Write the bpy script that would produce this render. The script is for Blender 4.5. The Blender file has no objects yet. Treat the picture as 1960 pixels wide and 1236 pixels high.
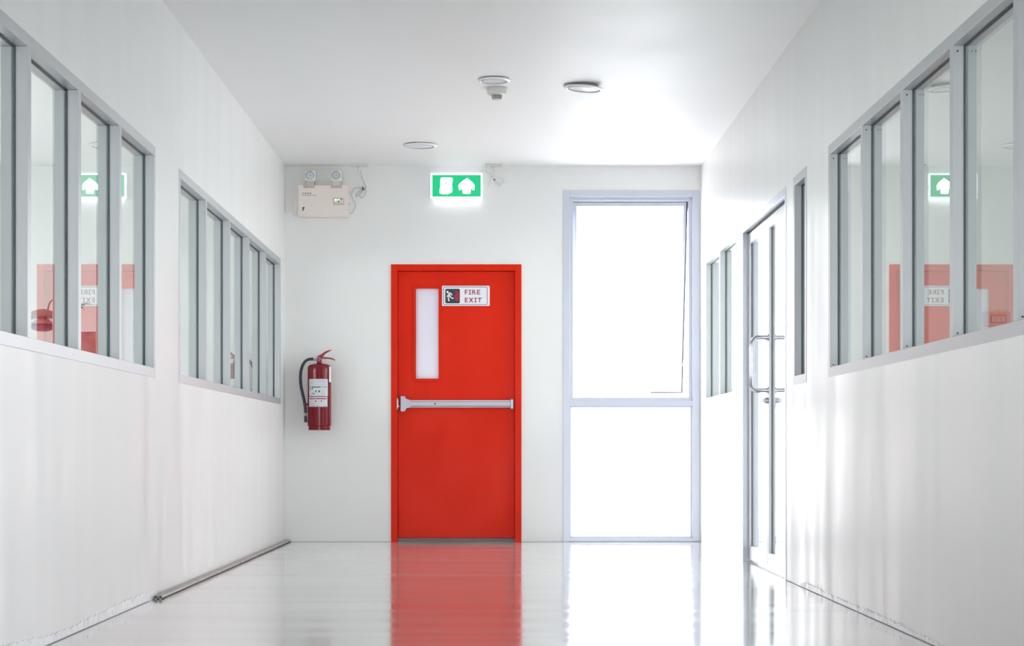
import bpy, bmesh, math, random
from mathutils import Vector, Matrix
random.seed(7)
S = bpy.context.scene
COL = S.collection

# ------------------------------------------------------------------ camera
# Corridor frame: camera stands at x=0,y=0, looks along +Y, back wall at y=D, floor z=0.
F = 3578.0; PX = 948.0; PY = 862.0; H = 0.694; D = 14.2
XL = -1.597; XR = 1.559; TW = 0.095; ZC = 2.853
cam = bpy.data.cameras.new('camera'); cam_o = bpy.data.objects.new('camera', cam); COL.objects.link(cam_o)
cam.sensor_width = 36.0; cam.lens = F / 1960 * 36
cam.shift_x = (980 - PX) / 1960; cam.shift_y = (PY - 618) / 1960
cam.clip_start = 0.05; cam.clip_end = 200
cam_o.location = (0, 0, H); cam_o.rotation_euler = (math.pi / 2, 0, 0)
S.camera = cam_o
S.view_settings.view_transform = 'Standard'; S.view_settings.look = 'None'
S.view_settings.gamma = 1.0; S.view_settings.exposure = 0.72; S.view_settings.use_curve_mapping = False
S.cycles.use_denoising = True
S.cycles.max_bounces = 14; S.cycles.diffuse_bounces = 8; S.cycles.glossy_bounces = 6
S.cycles.transmission_bounces = 6; S.cycles.transparent_max_bounces = 24
S.cycles.sample_clamp_indirect = 8.0
S.cycles.blur_glossy = 0.3

# ------------------------------------------------------------------ sky: bright overcast
W = bpy.data.worlds.new('overcast_sky'); S.world = W; W.use_nodes = True
bg = W.node_tree.nodes['Background']
bg.inputs[0].default_value = (0.955, 0.965, 1.0, 1); bg.inputs[1].default_value = 4.6

def portal(name, loc, rot, sx, sy):
    l = bpy.data.lights.new(name, 'AREA'); l.shape = 'RECTANGLE'; l.size = sx; l.size_y = sy
    l.cycles.is_portal = True
    o = bpy.data.objects.new(name, l); COL.objects.link(o); o.location = loc; o.rotation_euler = rot
R90 = math.pi / 2
# area light points to its -Z; portals face into the building
portal('portal_back_window', (1.03, D + 0.62, 1.3), (-R90, 0, 0), 1.05, 2.6)
portal('portal_lobby_back', (3.3, D + 0.3, 1.3), (-R90, 0, 0), 3.2, 2.6)
portal('portal_lobby_side', (5.3, 12.1, 1.4), (0, R90, 0), 2.6, 3.6)
portal('portal_office_side', (5.3, 4.9, 1.6), (0, R90, 0), 1.4, 4.2)
portal('portal_left_side', (-5.3, 7.5, 1.6), (0, -R90, 0), 1.5, 11.0)
portal('portal_added_opening', (0.0, -3.1, 1.3), (R90, 0, 0), 2.2, 2.4)

# ------------------------------------------------------------------ materials
def mat(name, base, rough=0.5, metal=0.0, spec=0.5, emit=None, estr=0.0, coat=0.0):
    m = bpy.data.materials.new(name); m.use_nodes = True
    p = m.node_tree.nodes['Principled BSDF']
    p.inputs['Base Color'].default_value = (*base, 1); p.inputs['Roughness'].default_value = rough
    p.inputs['Metallic'].default_value = metal; p.inputs['Specular IOR Level'].default_value = spec
    p.inputs['Coat Weight'].default_value = coat; p.inputs['Coat Roughness'].default_value = 0.05
    if emit:
        p.inputs['Emission Color'].default_value = (*emit, 1); p.inputs['Emission Strength'].default_value = estr
    return m

def noisy(m, scale, r_lo, r_hi, bump=0.0, dist=0.002, c_amt=0.0, detail=4.0, nscale=1.0, dark=0.92):
    """streaky gloss, relief and slight tone mottling from one stretched noise"""
    nt = m.node_tree; N = nt.nodes; L = nt.links; p = N['Principled BSDF']
    tc = N.new('ShaderNodeTexCoord'); mp = N.new('ShaderNodeMapping'); no = N.new('ShaderNodeTexNoise')
    mp.inputs['Scale'].default_value = scale; no.inputs['Scale'].default_value = nscale; no.inputs['Detail'].default_value = detail
    L.new(tc.outputs['Object'], mp.inputs['Vector']); L.new(mp.outputs[0], no.inputs['Vector'])
    mr = N.new('ShaderNodeMapRange'); mr.inputs['From Min'].default_value = 0.3; mr.inputs['From Max'].default_value = 0.7
    mr.inputs['To Min'].default_value = r_lo; mr.inputs['To Max'].default_value = r_hi
    L.new(no.outputs['Fac'], mr.inputs['Value']); L.new(mr.outputs[0], p.inputs['Roughness'])
    if bump:
        b = N.new('ShaderNodeBump'); b.inputs['Strength'].default_value = bump; b.inputs['Distance'].default_value = dist
        L.new(no.outputs['Fac'], b.inputs['Height']); L.new(b.outputs[0], p.inputs['Normal'])
    if c_amt:
        c = p.inputs['Base Color'].default_value[:3]
        mx = N.new('ShaderNodeMix'); mx.data_type = 'RGBA'
        mx.inputs['A'].default_value = (*c, 1); mx.inputs['B'].default_value = (*[v * dark for v in c], 1)
        m2 = N.new('ShaderNodeMapRange'); m2.inputs['From Min'].default_value = 0.4; m2.inputs['From Max'].default_value = 0.75
        m2.inputs['To Max'].default_value = c_amt
        L.new(no.outputs['Fac'], m2.inputs['Value']); L.new(m2.outputs[0], mx.inputs['Factor'])
        L.new(mx.outputs['Result'], p.inputs['Base Color'])
    return m

M = {}
M['wall'] = noisy(mat('wall_paint', (0.80, 0.80, 0.79)), (5, 5, 0.5), 0.28, 0.42, 0.12, 0.004, 0.5, 3, 1.0, 0.97)
M['back_wall'] = noisy(mat('back_wall_paint', (0.80, 0.80, 0.79)), (3, 3, 2), 0.35, 0.5, 0.08, 0.002, 0.4, 4, 1.0, 0.97)
M['room_wall'] = mat('room_wall_paint', (0.74, 0.76, 0.73), 0.6)
M['ceiling'] = noisy(mat('ceiling_paint', (0.81, 0.81, 0.81), spec=0.26), (2, 2, 2), 0.48, 0.54, 0, 0.002, 0.15, 2, 1.0, 0.98)
M['alu'] = mat('satin_aluminium', (0.47, 0.485, 0.50), 0.38, 0.4)
M['alu_cool'] = mat('satin_grey_aluminium', (0.55, 0.58, 0.66), 0.35, 0.35)
M['gasket'] = mat('black_rubber_gasket', (0.05, 0.06, 0.08), 0.55)
M['red'] = noisy(mat('red_enamel', (0.70, 0.019, 0.0025), spec=0.12), (3, 3, 2), 0.3, 0.42, 0.06, 0.002, 0.6, 5, 1.4, 0.86)
M['ext_red'] = mat('extinguisher_red', (0.19, 0.0015, 0.009), 0.13, 0, 0.32, coat=0.1)
M['dark_red'] = mat('dark_red_lever', (0.32, 0.006, 0.03), 0.3)
M['hose'] = mat('black_rubber_hose', (0.035, 0.038, 0.06), 0.42)
M['sill'] = mat('worn_metal_sill', (0.20, 0.18, 0.18), 0.6, 0.2)
M['grey_metal'] = mat('dark_grey_metal', (0.22, 0.22, 0.27), 0.4, 0.2)
M['chrome'] = mat('polished_steel', (0.44, 0.43, 0.50), 0.10, 1.0)
M['steel'] = mat('brushed_steel', (0.42, 0.42, 0.48), 0.32, 0.8)
M['silver'] = mat('silver_painted_bar', (0.43, 0.44, 0.50), 0.36, 0.3)
M['silver_lt'] = mat('bright_silver_edge', (0.66, 0.64, 0.68), 0.3, 0.2)
M['dark'] = mat('near_black', (0.02, 0.02, 0.03), 0.5)
M['navy'] = mat('navy_print', (0.028, 0.03, 0.06), 0.45)
M['white'] = mat('white_plastic', (0.82, 0.82, 0.82), 0.35)
M['white_sign'] = mat('white_sign_face', (0.80, 0.80, 0.84), 0.3)
M['crimson'] = mat('crimson_print', (0.33, 0.03, 0.09), 0.4)
M['flame'] = mat('flame_print', (0.42, 0.005, 0.03), 0.4)
M['flame_dk'] = mat('flame_dark_print', (0.22, 0.005, 0.02), 0.4)
M['cream'] = mat('cream_enamel', (0.82, 0.735, 0.685), 0.42)
M['cream_lt'] = mat('pale_cream_plastic', (0.78, 0.77, 0.69), 0.4)
M['grey_print'] = mat('grey_print', (0.25, 0.24, 0.25), 0.5)
M['pale_print'] = mat('pale_grey_print', (0.45, 0.46, 0.48), 0.5)
M['label'] = mat('label_paper', (0.62, 0.64, 0.67), 0.35)
M['label_pink'] = mat('label_pink_print', (0.6, 0.4, 0.44), 0.4)
M['cable'] = mat('grey_cable', (0.50, 0.50, 0.50), 0.45)
M['cable_w'] = mat('white_cable', (0.7, 0.7, 0.7), 0.45)
M['lens_blue'] = mat('blue_grey_reflector', (0.34, 0.39, 0.50), 0.18, 0.6)
M['lens_lt'] = mat('pale_reflector', (0.60, 0.66, 0.74), 0.2, 0.0)
M['amber'] = mat('amber_led', (1, 0.6, 0.2), 0.4, emit=(1, 0.68, 0.32), estr=1.6)
M['green_led'] = mat('green_led', (0.4, 0.8, 0.2), 0.4, emit=(0.55, 0.9, 0.3), estr=0.7)
M['conduit'] = noisy(mat('grey_conduit', (0.40, 0.375, 0.36), 0.35, 0.3), (1, 4, 1), 0.3, 0.5, 0, 0, 0.7, 4, 2.0, 0.75)
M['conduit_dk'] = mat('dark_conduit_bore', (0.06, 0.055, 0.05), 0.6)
M['joint_shade'] = mat('painted_joint_shadow', (0.34, 0.33, 0.35), 0.7)  # dark tone stands in for the shade along the wall-floor gap
M['plaster'] = noisy(mat('bare_white_plaster', (0.90, 0.90, 0.92)), (9, 9, 9), 0.25, 0.5, 0.15, 0.002, 1.0, 6, 2.0, 0.84)
M['frost'] = mat('frosted_lamp_cover', (0.72, 0.74, 0.76), 0.25)
M['rim'] = mat('white_lamp_rim', (0.78, 0.78, 0.79), 0.22)
M['grille'] = mat('dark_grille', (0.12, 0.12, 0.12), 0.6)
M['ivory'] = mat('ivory_plastic', (0.66, 0.65, 0.61), 0.4)
M['yellow'] = mat('yellow_sticker', (0.85, 0.5, 0.02), 0.5)
M['switch'] = mat('beige_switch_plastic', (0.55, 0.53, 0.51), 0.4)
M['switch_dk'] = mat('switch_gap', (0.10, 0.10, 0.10), 0.5)
M['lamp_shell'] = mat('brown_lamp_shell', (0.22, 0.17, 0.15), 0.4)
M['lamp_dark'] = mat('dark_purple_lens', (0.10, 0.085, 0.15), 0.3)
M['leaf'] = mat('dark_leaf', (0.03, 0.045, 0.03), 0.5)
M['pot'] = mat('grey_pot', (0.3, 0.3, 0.3), 0.6)
M['chair'] = noisy(mat('dark_chair_fabric', (0.26, 0.22, 0.23)), (6, 6, 6), 0.7, 0.9, 0, 0, 1, 4, 1.5, 0.5)
M['knob'] = mat('sign_housing_knob', (0.8, 0.82, 0.86), 0.4)
M['sign_frame'] = mat('lit_sign_housing', (0.85, 0.87, 0.9), 0.4, emit=(0.9, 0.95, 1.0), estr=0.5)
M['sign_glow'] = mat('lit_sign_opal_edge', (0.85, 0.87, 0.9), 0.4, emit=(0.9, 0.95, 1.0), estr=1.7)
M['sign_green'] = mat('lit_green_legend', (0.0, 0.16, 0.08), 0.5, emit=(0.0, 0.83, 0.30), estr=0.36)
M['sign_white'] = mat('lit_white_legend', (0.8, 0.85, 0.85), 0.5, emit=(0.95, 1.0, 0.98), estr=1.6)

# floor: polished pale vinyl with cross-wise wear streaks and fine scratches
m = mat('polished_floor', (0.7, 0.7, 0.69), 0.1, 0, 0.5, coat=0.75); M['floor'] = m
nt = m.node_tree; N = nt.nodes; L = nt.links; p = N['Principled BSDF']
tc = N.new('ShaderNodeTexCoord')
def nz(scale, detail, s=1.0):
    mp = N.new('ShaderNodeMapping'); mp.inputs['Scale'].default_value = scale
    no = N.new('ShaderNodeTexNoise'); no.inputs['Detail'].default_value = detail; no.inputs['Scale'].default_value = s
    L.new(tc.outputs['Object'], mp.inputs['Vector']); L.new(mp.outputs[0], no.inputs['Vector']); return no
def rng(src, a, b, c, d):
    r = N.new('ShaderNodeMapRange'); r.inputs['From Min'].default_value = a; r.inputs['From Max'].default_value = b
    r.inputs['To Min'].default_value = c; r.inputs['To Max'].default_value = d; L.new(src, r.inputs['Value']); return r.outputs[0]
streak = nz((0.3, 3.4, 1), 4); fine = nz((5, 5, 5), 8, 3.0); scr = nz((4.0, 60, 1), 3, 1.0)
p.inputs['Coat IOR'].default_value = 1.6
rg = rng(streak.outputs['Fac'], 0.32, 0.68, 0.05, 0.15)
L.new(rg, p.inputs['Roughness']); L.new(rg, p.inputs['Coat Roughness'])
mx = N.new('ShaderNodeMix'); mx.data_type = 'RGBA'
mx.inputs['A'].default_value = (0.76, 0.755, 0.75, 1); mx.inputs['B'].default_value = (0.66, 0.65, 0.65, 1)
L.new(rng(streak.outputs['Fac'], 0.4, 0.68, 0, 0.7), mx.inputs['Factor'])
mx2 = N.new('ShaderNodeMix'); mx2.data_type = 'RGBA'; mx2.inputs['B'].default_value = (0.9, 0.9, 0.9, 1)
L.new(mx.outputs['Result'], mx2.inputs['A']); L.new(rng(scr.outputs['Fac'], 0.7, 0.76, 0, 0.8), mx2.inputs['Factor'])
L.new(mx2.outputs['Result'], p.inputs['Base Color'])
b = N.new('ShaderNodeBump'); b.inputs['Strength'].default_value = 0.02; b.inputs['Distance'].default_value = 0.001
L.new(streak.outputs['Fac'], b.inputs['Height']); L.new(b.outputs[0], p.inputs['Normal'])

def glass_mat(name, tint):
    """clear float-glass pane: straight-through light plus mirror reflection by incidence angle (both faces' share on the face first met)"""
    m = bpy.data.materials.new(name); m.use_nodes = True; nt = m.node_tree; nt.nodes.clear(); N = nt.nodes; L = nt.links
    out = N.new('ShaderNodeOutputMaterial'); tr = N.new('ShaderNodeBsdfTransparent'); gl = N.new('ShaderNodeBsdfGlossy')
    tr.inputs[0].default_value = (*tint, 1); gl.inputs['Roughness'].default_value = 0.0; gl.inputs['Color'].default_value = (0.97, 1, 0.98, 1)
    lw = N.new('ShaderNodeLayerWeight'); lw.inputs['Blend'].default_value = 0.5
    def mth(op, a, b=None):
        n = N.new('ShaderNodeMath'); n.operation = op
        for i, v in enumerate((a, b)):
            if v is None: continue
            if isinstance(v, (int, float)): n.inputs[i].default_value = v
            else: L.new(v, n.inputs[i])
        return n.outputs[0]
    p5 = mth('POWER', lw.outputs['Facing'], 5.0)
    r = mth('ADD', mth('MULTIPLY', p5, 0.96), 0.04)
    r2 = mth('DIVIDE', mth('MULTIPLY', r, 2.0), mth('ADD', r, 1.0))
    ge = N.new('ShaderNodeNewGeometry')
    fac = mth('MULTIPLY', r2, mth('SUBTRACT', 1.0, ge.outputs['Backfacing']))
    mix = N.new('ShaderNodeMixShader'); L.new(fac, mix.inputs[0]); L.new(tr.outputs[0], mix.inputs[1]); L.new(gl.outputs[0], mix.inputs[2])
    L.new(mix.outputs[0], out.inputs[0]); return m
M['glass'] = glass_mat('clear_glass', (0.95, 0.985, 0.965))
M['glass_clear'] = glass_mat('window_glass', (0.985, 0.99, 0.99))

# wired, obscured glass of the fire door
m = bpy.data.materials.new('wired_obscure_glass'); m.use_nodes = True; nt = m.node_tree; nt.nodes.clear(); N = nt.nodes; L = nt.links
out = N.new('ShaderNodeOutputMaterial'); tl = N.new('ShaderNodeBsdfTranslucent'); df = N.new('ShaderNodeBsdfDiffuse'); gl = N.new('ShaderNodeBsdfGlossy')
gl.inputs['Roughness'].default_value = 0.15
tc = N.new('ShaderNodeTexCoord'); sp = N.new('ShaderNodeSeparateXYZ'); L.new(tc.outputs['Object'], sp.inputs[0])
def line(sock):
    a = N.new('ShaderNodeMath'); a.operation = 'MULTIPLY'; a.inputs[1].default_value = 1 / 0.0135; L.new(sock, a.inputs[0])
    f = N.new('ShaderNodeMath'); f.operation = 'FRACT'; L.new(a.outputs[0], f.inputs[0])
    g = N.new('ShaderNodeMath'); g.operation = 'LESS_THAN'; g.inputs[1].default_value = 0.2; L.new(f.outputs[0], g.inputs[0]); return g.outputs[0]
mxm = N.new('ShaderNodeMath'); mxm.operation = 'MAXIMUM'; L.new(line(sp.outputs['X']), mxm.inputs[0]); L.new(line(sp.outputs['Z']), mxm.inputs[1])
mc = N.new('ShaderNodeMix'); mc.data_type = 'RGBA'; mc.inputs['A'].default_value = (0.57, 0.555, 0.585, 1); mc.inputs['B'].default_value = (0.27, 0.27, 0.31, 1)
L.new(mxm.outputs[0], mc.inputs['Factor']); L.new(mc.outputs['Result'], tl.inputs[0]); df.inputs[0].default_value = (0.6, 0.6, 0.63, 1)
a1 = N.new('ShaderNodeMixShader'); a1.inputs[0].default_value = 0.45; L.new(tl.outputs[0], a1.inputs[1]); L.new(df.outputs[0], a1.inputs[2])
a2 = N.new('ShaderNodeMixShader'); a2.inputs[0].default_value = 0.05; L.new(a1.outputs[0], a2.inputs[1]); L.new(gl.outputs[0], a2.inputs[2])
L.new(a2.outputs[0], out.inputs[0]); M['wired'] = m

# ------------------------------------------------------------------ mesh helpers
ORG = {}
def bmn(): return bmesh.new()
def _mi(bm, pre, mi):
    if mi:
        for f in bm.faces:
            if f not in pre: f.material_index = mi
def box(bm, x0, x1, y0, y1, z0, z1, bev=0.0, mi=0, seg=1):
    pre = set(bm.faces) if mi else None
    vs = [bm.verts.new((x, y, z)) for x in (x0, x1) for y in (y0, y1) for z in (z0, z1)]
    q = [(0, 1, 3, 2), (4, 6, 7, 5), (0, 4, 5, 1), (2, 3, 7, 6), (0, 2, 6, 4), (1, 5, 7, 3)]
    fs = [bm.faces.new([vs[i] for i in f]) for f in q]
    if bev > 0:
        es = list({e for f in fs for e in f.edges})
        bmesh.ops.bevel(bm, geom=es, offset=bev, segments=seg, affect='EDGES', profile=0.5)
    _mi(bm, pre, mi)
def prism(bm, pts, fn, a, b, mi=0):
    """polygon pts (2-D) extruded from a to b; fn(u, v, w) -> xyz"""
    pre = set(bm.faces) if mi else None
    A = [bm.verts.new(fn(u, v, a)) for u, v in pts]; B = [bm.verts.new(fn(u, v, b)) for u, v in pts]
    n = len(pts); bm.faces.new(A); bm.faces.new(B[::-1])
    for i in range(n): bm.faces.new((A[i], B[i], B[(i + 1) % n], A[(i + 1) % n]))
    _mi(bm, pre, mi)
def frame_axes(d):
    d = d.normalized(); up = Vector((0, 0, 1)) if abs(d.z) < 0.95 else Vector((1, 0, 0))
    a = d.cross(up).normalized(); return a, d.cross(a).normalized()
def cyl(bm, p0, p1, r0, r1=None, seg=24, mi=0):
    r1 = r0 if r1 is None else r1; pre = set(bm.faces) if mi else None
    p0 = Vector(p0); p1 = Vector(p1); a, b2 = frame_axes(p1 - p0)
    rings = []
    for p_, r in ((p0, r0), (p1, r1)):
        rings.append([bm.verts.new(p_ + (a * math.cos(t) + b2 * math.sin(t)) * r) for t in [2 * math.pi * i / seg for i in range(seg)]])
    for i in range(seg): bm.faces.new((rings[0][i], rings[0][(i + 1) % seg], rings[1][(i + 1) % seg], rings[1][i]))
    bm.faces.new(rings[0][::-1]); bm.faces.new(rings[1]); _mi(bm, pre, mi)
def smooth_path(pts, n=8):
    P = [Vector(p_) for p_ in pts]
    if len(P) < 3: return P
    Q = [P[0] * 2 - P[1]] + P + [P[-1] * 2 - P[-2]]; out = []
    for i in range(1, len(Q) - 2):
        for k in range(n):
            t = k / n; p0, p1, p2, p3 = Q[i - 1:i + 3]
            out.append(0.5 * (2 * p1 + (p2 - p0) * t + (2 * p0 - 5 * p1 + 4 * p2 - p3) * t * t + (3 * p1 - p0 - 3 * p2 + p3) * t ** 3))
    out.append(P[-1]); return out
def tube(bm, pts, r, seg=12, smooth=8, mi=0, hollow=False):
    pre = set(bm.faces) if mi else None
    P = smooth_path(pts, smooth) if smooth else [Vector(p_) for p_ in pts]
    d = (P[1] - P[0]).normalized(); a, b2 = frame_axes(d); rings = []
    for i, p_ in enumerate(P):
        t = (P[min(i + 1, len(P) - 1)] - P[max(i - 1, 0)]).normalized()
        a = (a - t * a.dot(t)).normalized(); b2 = t.cross(a)
        rr = r(i / (len(P) - 1)) if callable(r) else r
        rings.append([bm.verts.new(p_ + (a * math.cos(2 * math.pi * k / seg) + b2 * math.sin(2 * math.pi * k / seg)) * rr) for k in range(seg)])
    for i in range(len(P) - 1):
        for k in range(seg): bm.faces.new((rings[i][k], rings[i][(k + 1) % seg], rings[i + 1][(k + 1) % seg], rings[i + 1][k]))
    bm.faces.new(rings[0][::-1]); bm.faces.new(rings[-1]); _mi(bm, pre, mi)
def lathe(bm, prof, c, axis='z', seg=40, mi=0, rot=None):
    """prof [(r, h)] spun about axis through c"""
    pre = set(bm.faces) if mi else None; rings = []
    ax = {'z': lambda r, t, h: Vector((r * math.cos(t), r * math.sin(t), h)), 'y': lambda r, t, h: Vector((r * math.cos(t), h, r * math.sin(t)))}[axis]
    c = Vector(c)
    for r, h in prof:
        ring = []
        for k in range(seg):
            v = ax(max(r, 1e-5), 2 * math.pi * k / seg, h)
            if rot: v = rot @ v
            ring.append(bm.verts.new(c + v))
        rings.append(ring)
    for i in range(len(prof) - 1):
        for k in range(seg): bm.faces.new((rings[i][k], rings[i][(k + 1) % seg], rings[i + 1][(k + 1) % seg], rings[i + 1][k]))
    bm.faces.new(rings[0][::-1]); bm.faces.new(rings[-1]); _mi(bm, pre, mi)

def tag(o, label=None, cat=None, group=None, kind=None):
    if label: o['label'] = label
    if cat: o['category'] = cat
    if group: o['group'] = group
    if kind: o['kind'] = kind
    return o
def empty(name, loc):
    o = bpy.data.objects.new(name, None); COL.objects.link(o); o.location = loc; o.empty_display_size = 0.1
    ORG[o.name] = Vector(loc); return o
def obj(name, bm, mats, parent=None, smooth=False, angle=35, label=None):
    bmesh.ops.recalc_face_normals(bm, faces=list(bm.faces))
    if parent is not None: org = ORG[parent.name]
    else:
        xs = [v.co.x for v in bm.verts]; ys = [v.co.y for v in bm.verts]; zs = [v.co.z for v in bm.verts]
        org = Vector(((min(xs) + max(xs)) / 2, (min(ys) + max(ys)) / 2, min(zs)))
    bmesh.ops.translate(bm, verts=list(bm.verts), vec=-org)
    me = bpy.data.meshes.new(name); 
    if smooth:
        for f in bm.faces: f.smooth = True
        for e in bm.edges:
            if len(e.link_faces) == 2 and e.calc_face_angle(0) > math.radians(angle): e.smooth = False
    bm.to_mesh(me); bm.free()
    for mm in (mats if isinstance(mats, (list, tuple)) else [mats]): me.materials.append(mm)
    o = bpy.data.objects.new(name, me); COL.objects.link(o)
    if parent is not None: o.parent = parent
    else: o.location = org
    ORG[o.name] = org.copy()
    if label: o['label'] = label
    return o
def struct(o, label, cat): return tag(o, label, cat, kind='structure')

# survey helpers: where a sight line from the photograph's station meets a plane
def X(px, Y=D): return (px - PX) * Y / F
def Z(py, Y=D): return H + (PY - py) * Y / F
def YL(px): return F * (-XL) / (PX - px)
def YR(px): return F * XR / (px - PX)

# ------------------------------------------------------------------ shell
Z0, Z1 = 1.036, 2.118          # ribbon window outer frame heights
win1 = (4.0, YL(297)); win2 = (YL(342.3), YL(536.7))
winA = (YR(2075), YR(1586)); winB = (YR(1541) - 0.045, YR(1521.4) + 0.045); winC = (12.05, YR(1351.7) + 0.042)
dR = (YR(1502.5) - 0.045, YR(1422.4) + 0.045)
def wall_boxes(bm, lo, hi, ax, y0, y1, holes):
    ys = sorted({y0, y1, *[h[0] for h in holes], *[h[1] for h in holes]})
    for a, b_ in zip(ys, ys[1:]):
        hs = sorted([(h[2], h[3]) for h in holes if h[0] < (a + b_) / 2 < h[1]])
        z = 0.0
        for h0, h1 in hs + [(ZC, None)]:
            if h0 > z + 1e-6:
                if ax == 'x': box(bm, lo, hi, a, b_, z, h0)
                else: box(bm, a, b_, lo, hi, z, h0)
            z = h1 if h1 else z
    bmesh.ops.remove_doubles(bm, verts=bm.verts, dist=1e-5)
YB = -3.0
bm = bmn(); wall_boxes(bm, XL - TW, XL, 'x', YB, D, [(*win1, Z0, Z1), (*win2, Z0, Z1)])
struct(obj('wall_left', bm, M['wall']), 'long glossy white corridor wall on the left with two ribbon windows', 'wall')
bm = bmn(); wall_boxes(bm, XR, XR + TW, 'x', YB, D, [(*winA, Z0, Z1), (*winB, Z0, Z1), (*winC, Z0, Z1), (*dR, 0, Z1 - 0.008)])
struct(obj('wall_right', bm, M['wall']), 'long glossy white corridor wall on the right around the glass double door', 'wall')
fdo = (X(748.6), X(998), 0.0, Z(506))           # fire door outer
bwo = (X(1078), X(1338.5), 0.0, Z(364))         # back window outer
lob = (1.9, 4.9, 0.05, 2.6)
bm = bmn(); wall_boxes(bm, D, D + 0.16, 'y', -5.3, 5.3, [fdo, bwo, lob])
struct(obj('wall_back', bm, M['back_wall']), 'white end wall of the corridor holding the red fire door', 'wall')
bm = bmn(); box(bm, -5.4, 5.4, YB - 0.1, D + 0.5, -0.12, 0)
struct(obj('floor', bm, M['floor']), 'polished pale floor mirroring the red door', 'floor')
bm = bmn(); box(bm, -5.4, 5.4, YB - 0.1, D + 0.2, ZC, ZC + 0.12)
struct(obj('ceiling', bm, M['ceiling']), 'smooth white corridor ceiling', 'ceiling')
# side rooms
bm = bmn(); wall_boxes(bm, -5.3, -5.2, 'x', YB, D, [(2.0, 13.2, 1.05, 2.2)])
struct(obj('wall_left_room_outer', bm, M['room_wall']), 'outer wall of the left room seen through its corridor windows', 'wall')
bm = bmn(); wall_boxes(bm, 5.2, 5.3, 'x', YB, D, [(2.8, 7.0, 0.9, 2.3), (10.3, 13.9, 0.1, 2.6)])
struct(obj('wall_right_room_outer', bm, M['room_wall']), 'outer wall of the right rooms behind the corridor glass', 'wall')
PYW = 9.86
bm = bmn(); box(bm, XR + TW, 5.2, PYW, PYW + 0.12, 0, ZC)
struct(obj('wall_right_partition', bm, M['room_wall']), 'cross wall in the right room carrying the light switch', 'wall')
bm = bmn(); wall_boxes(bm, YB - 0.1, YB, 'y', -5.3, 5.3, [(-1.0, 1.0, 0.0, 2.3)])  # unseen opening added so sky light reaches the corridor from behind
struct(obj('wall_front', bm, M['room_wall']), 'white wall behind the viewpoint with an unseen opening added to let in daylight', 'wall')

# ------------------------------------------------------------------ ribbon windows
GX = {'L': XL - 0.046, 'R': XR + 0.042}
def ribbon(name, side, y0, y1, mull, label, screws=False, fw=0.045, mw=0.048, skew={}):
    """y0..y1 outer frame; mull = near faces of mullions"""
    sgn = -1 if side == 'L' else 1
    xf = XL if side == 'L' else XR
    xa, xb = sorted((xf - sgn * 0.002, xf + sgn * (TW + 0.002)))
    gx = GX[side]
    root = empty(name, (xf, (y0 + y1) / 2, Z0)); struct(root, label, 'window')
    bm = bmn()
    box(bm, xa, xb, y0, y1, Z0, Z0 + fw, 0.001); box(bm, xa, xb, y0, y1, Z1 - fw, Z1, 0.001)
    box(bm, xa, xb, y0, y0 + fw, Z0 + fw, Z1 - fw, 0.001); box(bm, xa, xb, y1 - fw, y1, Z0 + fw, Z1 - fw, 0.001)
    obj('window_frame', bm, M['alu'], root)
    zb, zt = Z0 + fw, Z1 - fw; mull = sorted(mull)
    for my in mull:
        bm = bmn(); box(bm, xa, xb, my, my + mw, zb, zt, 0.001); mo = obj('mullion', bm, M['alu'], root)
    edges = [y0 + fw] + [v for my in mull for v in (my, my + mw)] + [y1 - fw]
    for a, b_ in zip(edges[::2], edges[1::2]):
        bm = bmn(); box(bm, gx - 0.0025, gx + 0.0025, a, b_, zb, zt)
        for v in bm.verts: v.co.x += sum(ph for (q0, ph) in skew.items() if a < q0 < b_) * (v.co.y - (a + b_) / 2)   # pane seated a hair out of true
        pane = obj('glass_pane', bm, M['glass'], root)
        bm = bmn(); g = 0.0072; t = 0.004
        for s in (-1, 1):
            g0, g1 = sorted((gx + s * 0.0027, gx + s * g))
            box(bm, g0, g1, a, a + t, zb, zt); box(bm, g0, g1, b_ - t, b_, zb, zt)
            box(bm, g0, g1, a + t, b_ - t, zt - t, zt); box(bm, g0, g1, a + t, b_ - t, zb, zb + t)
        obj('gasket', bm, M['gasket'], pane)
    if screws:
        for yy in list(mull) + [y1 - fw]:
            for xx in (xf + sgn * 0.014, xf + sgn * 0.076):
                for zz in ((zt - 0.02), (zb + 0.012)):
                    bm = bmn(); cyl(bm, (xx, yy - 0.0012, zz), (xx, yy + 0.001, zz), 0.0032, seg=10); obj('screw', bm, M['dark'], root)
ribbon('window_1', 'L', *win1, [YL(p_) for p_ in (-72, 51.7, 148.9, 227.4)] + [4.83], 'nearer ribbon window of the left wall, cut by the frame edge', mw=0.05)
ribbon('window_2', 'L', *win2, [YL(p_) for p_ in (393.2, 438.5, 475.3, 507.3)], 'farther five-pane ribbon window of the left wall')
ribbon('window_3', 'R', *winA, [YR(p_) for p_ in (1652, 1728.9, 1824.9, 1948.4)], 'near ribbon window of the right wall, mirroring the red door', screws=True, mw=0.045, skew={6.0: -0.0024, 6.8: -0.0011, 7.5: -0.0005})
ribbon('window_4', 'R', *winB, [], 'slim single-pane window between glass door and nearer right window')
ribbon('window_5', 'R', *winC, [YR(1378.8)], 'small two-pane window of the right wall beyond the glass door', mw=0.04)

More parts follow.
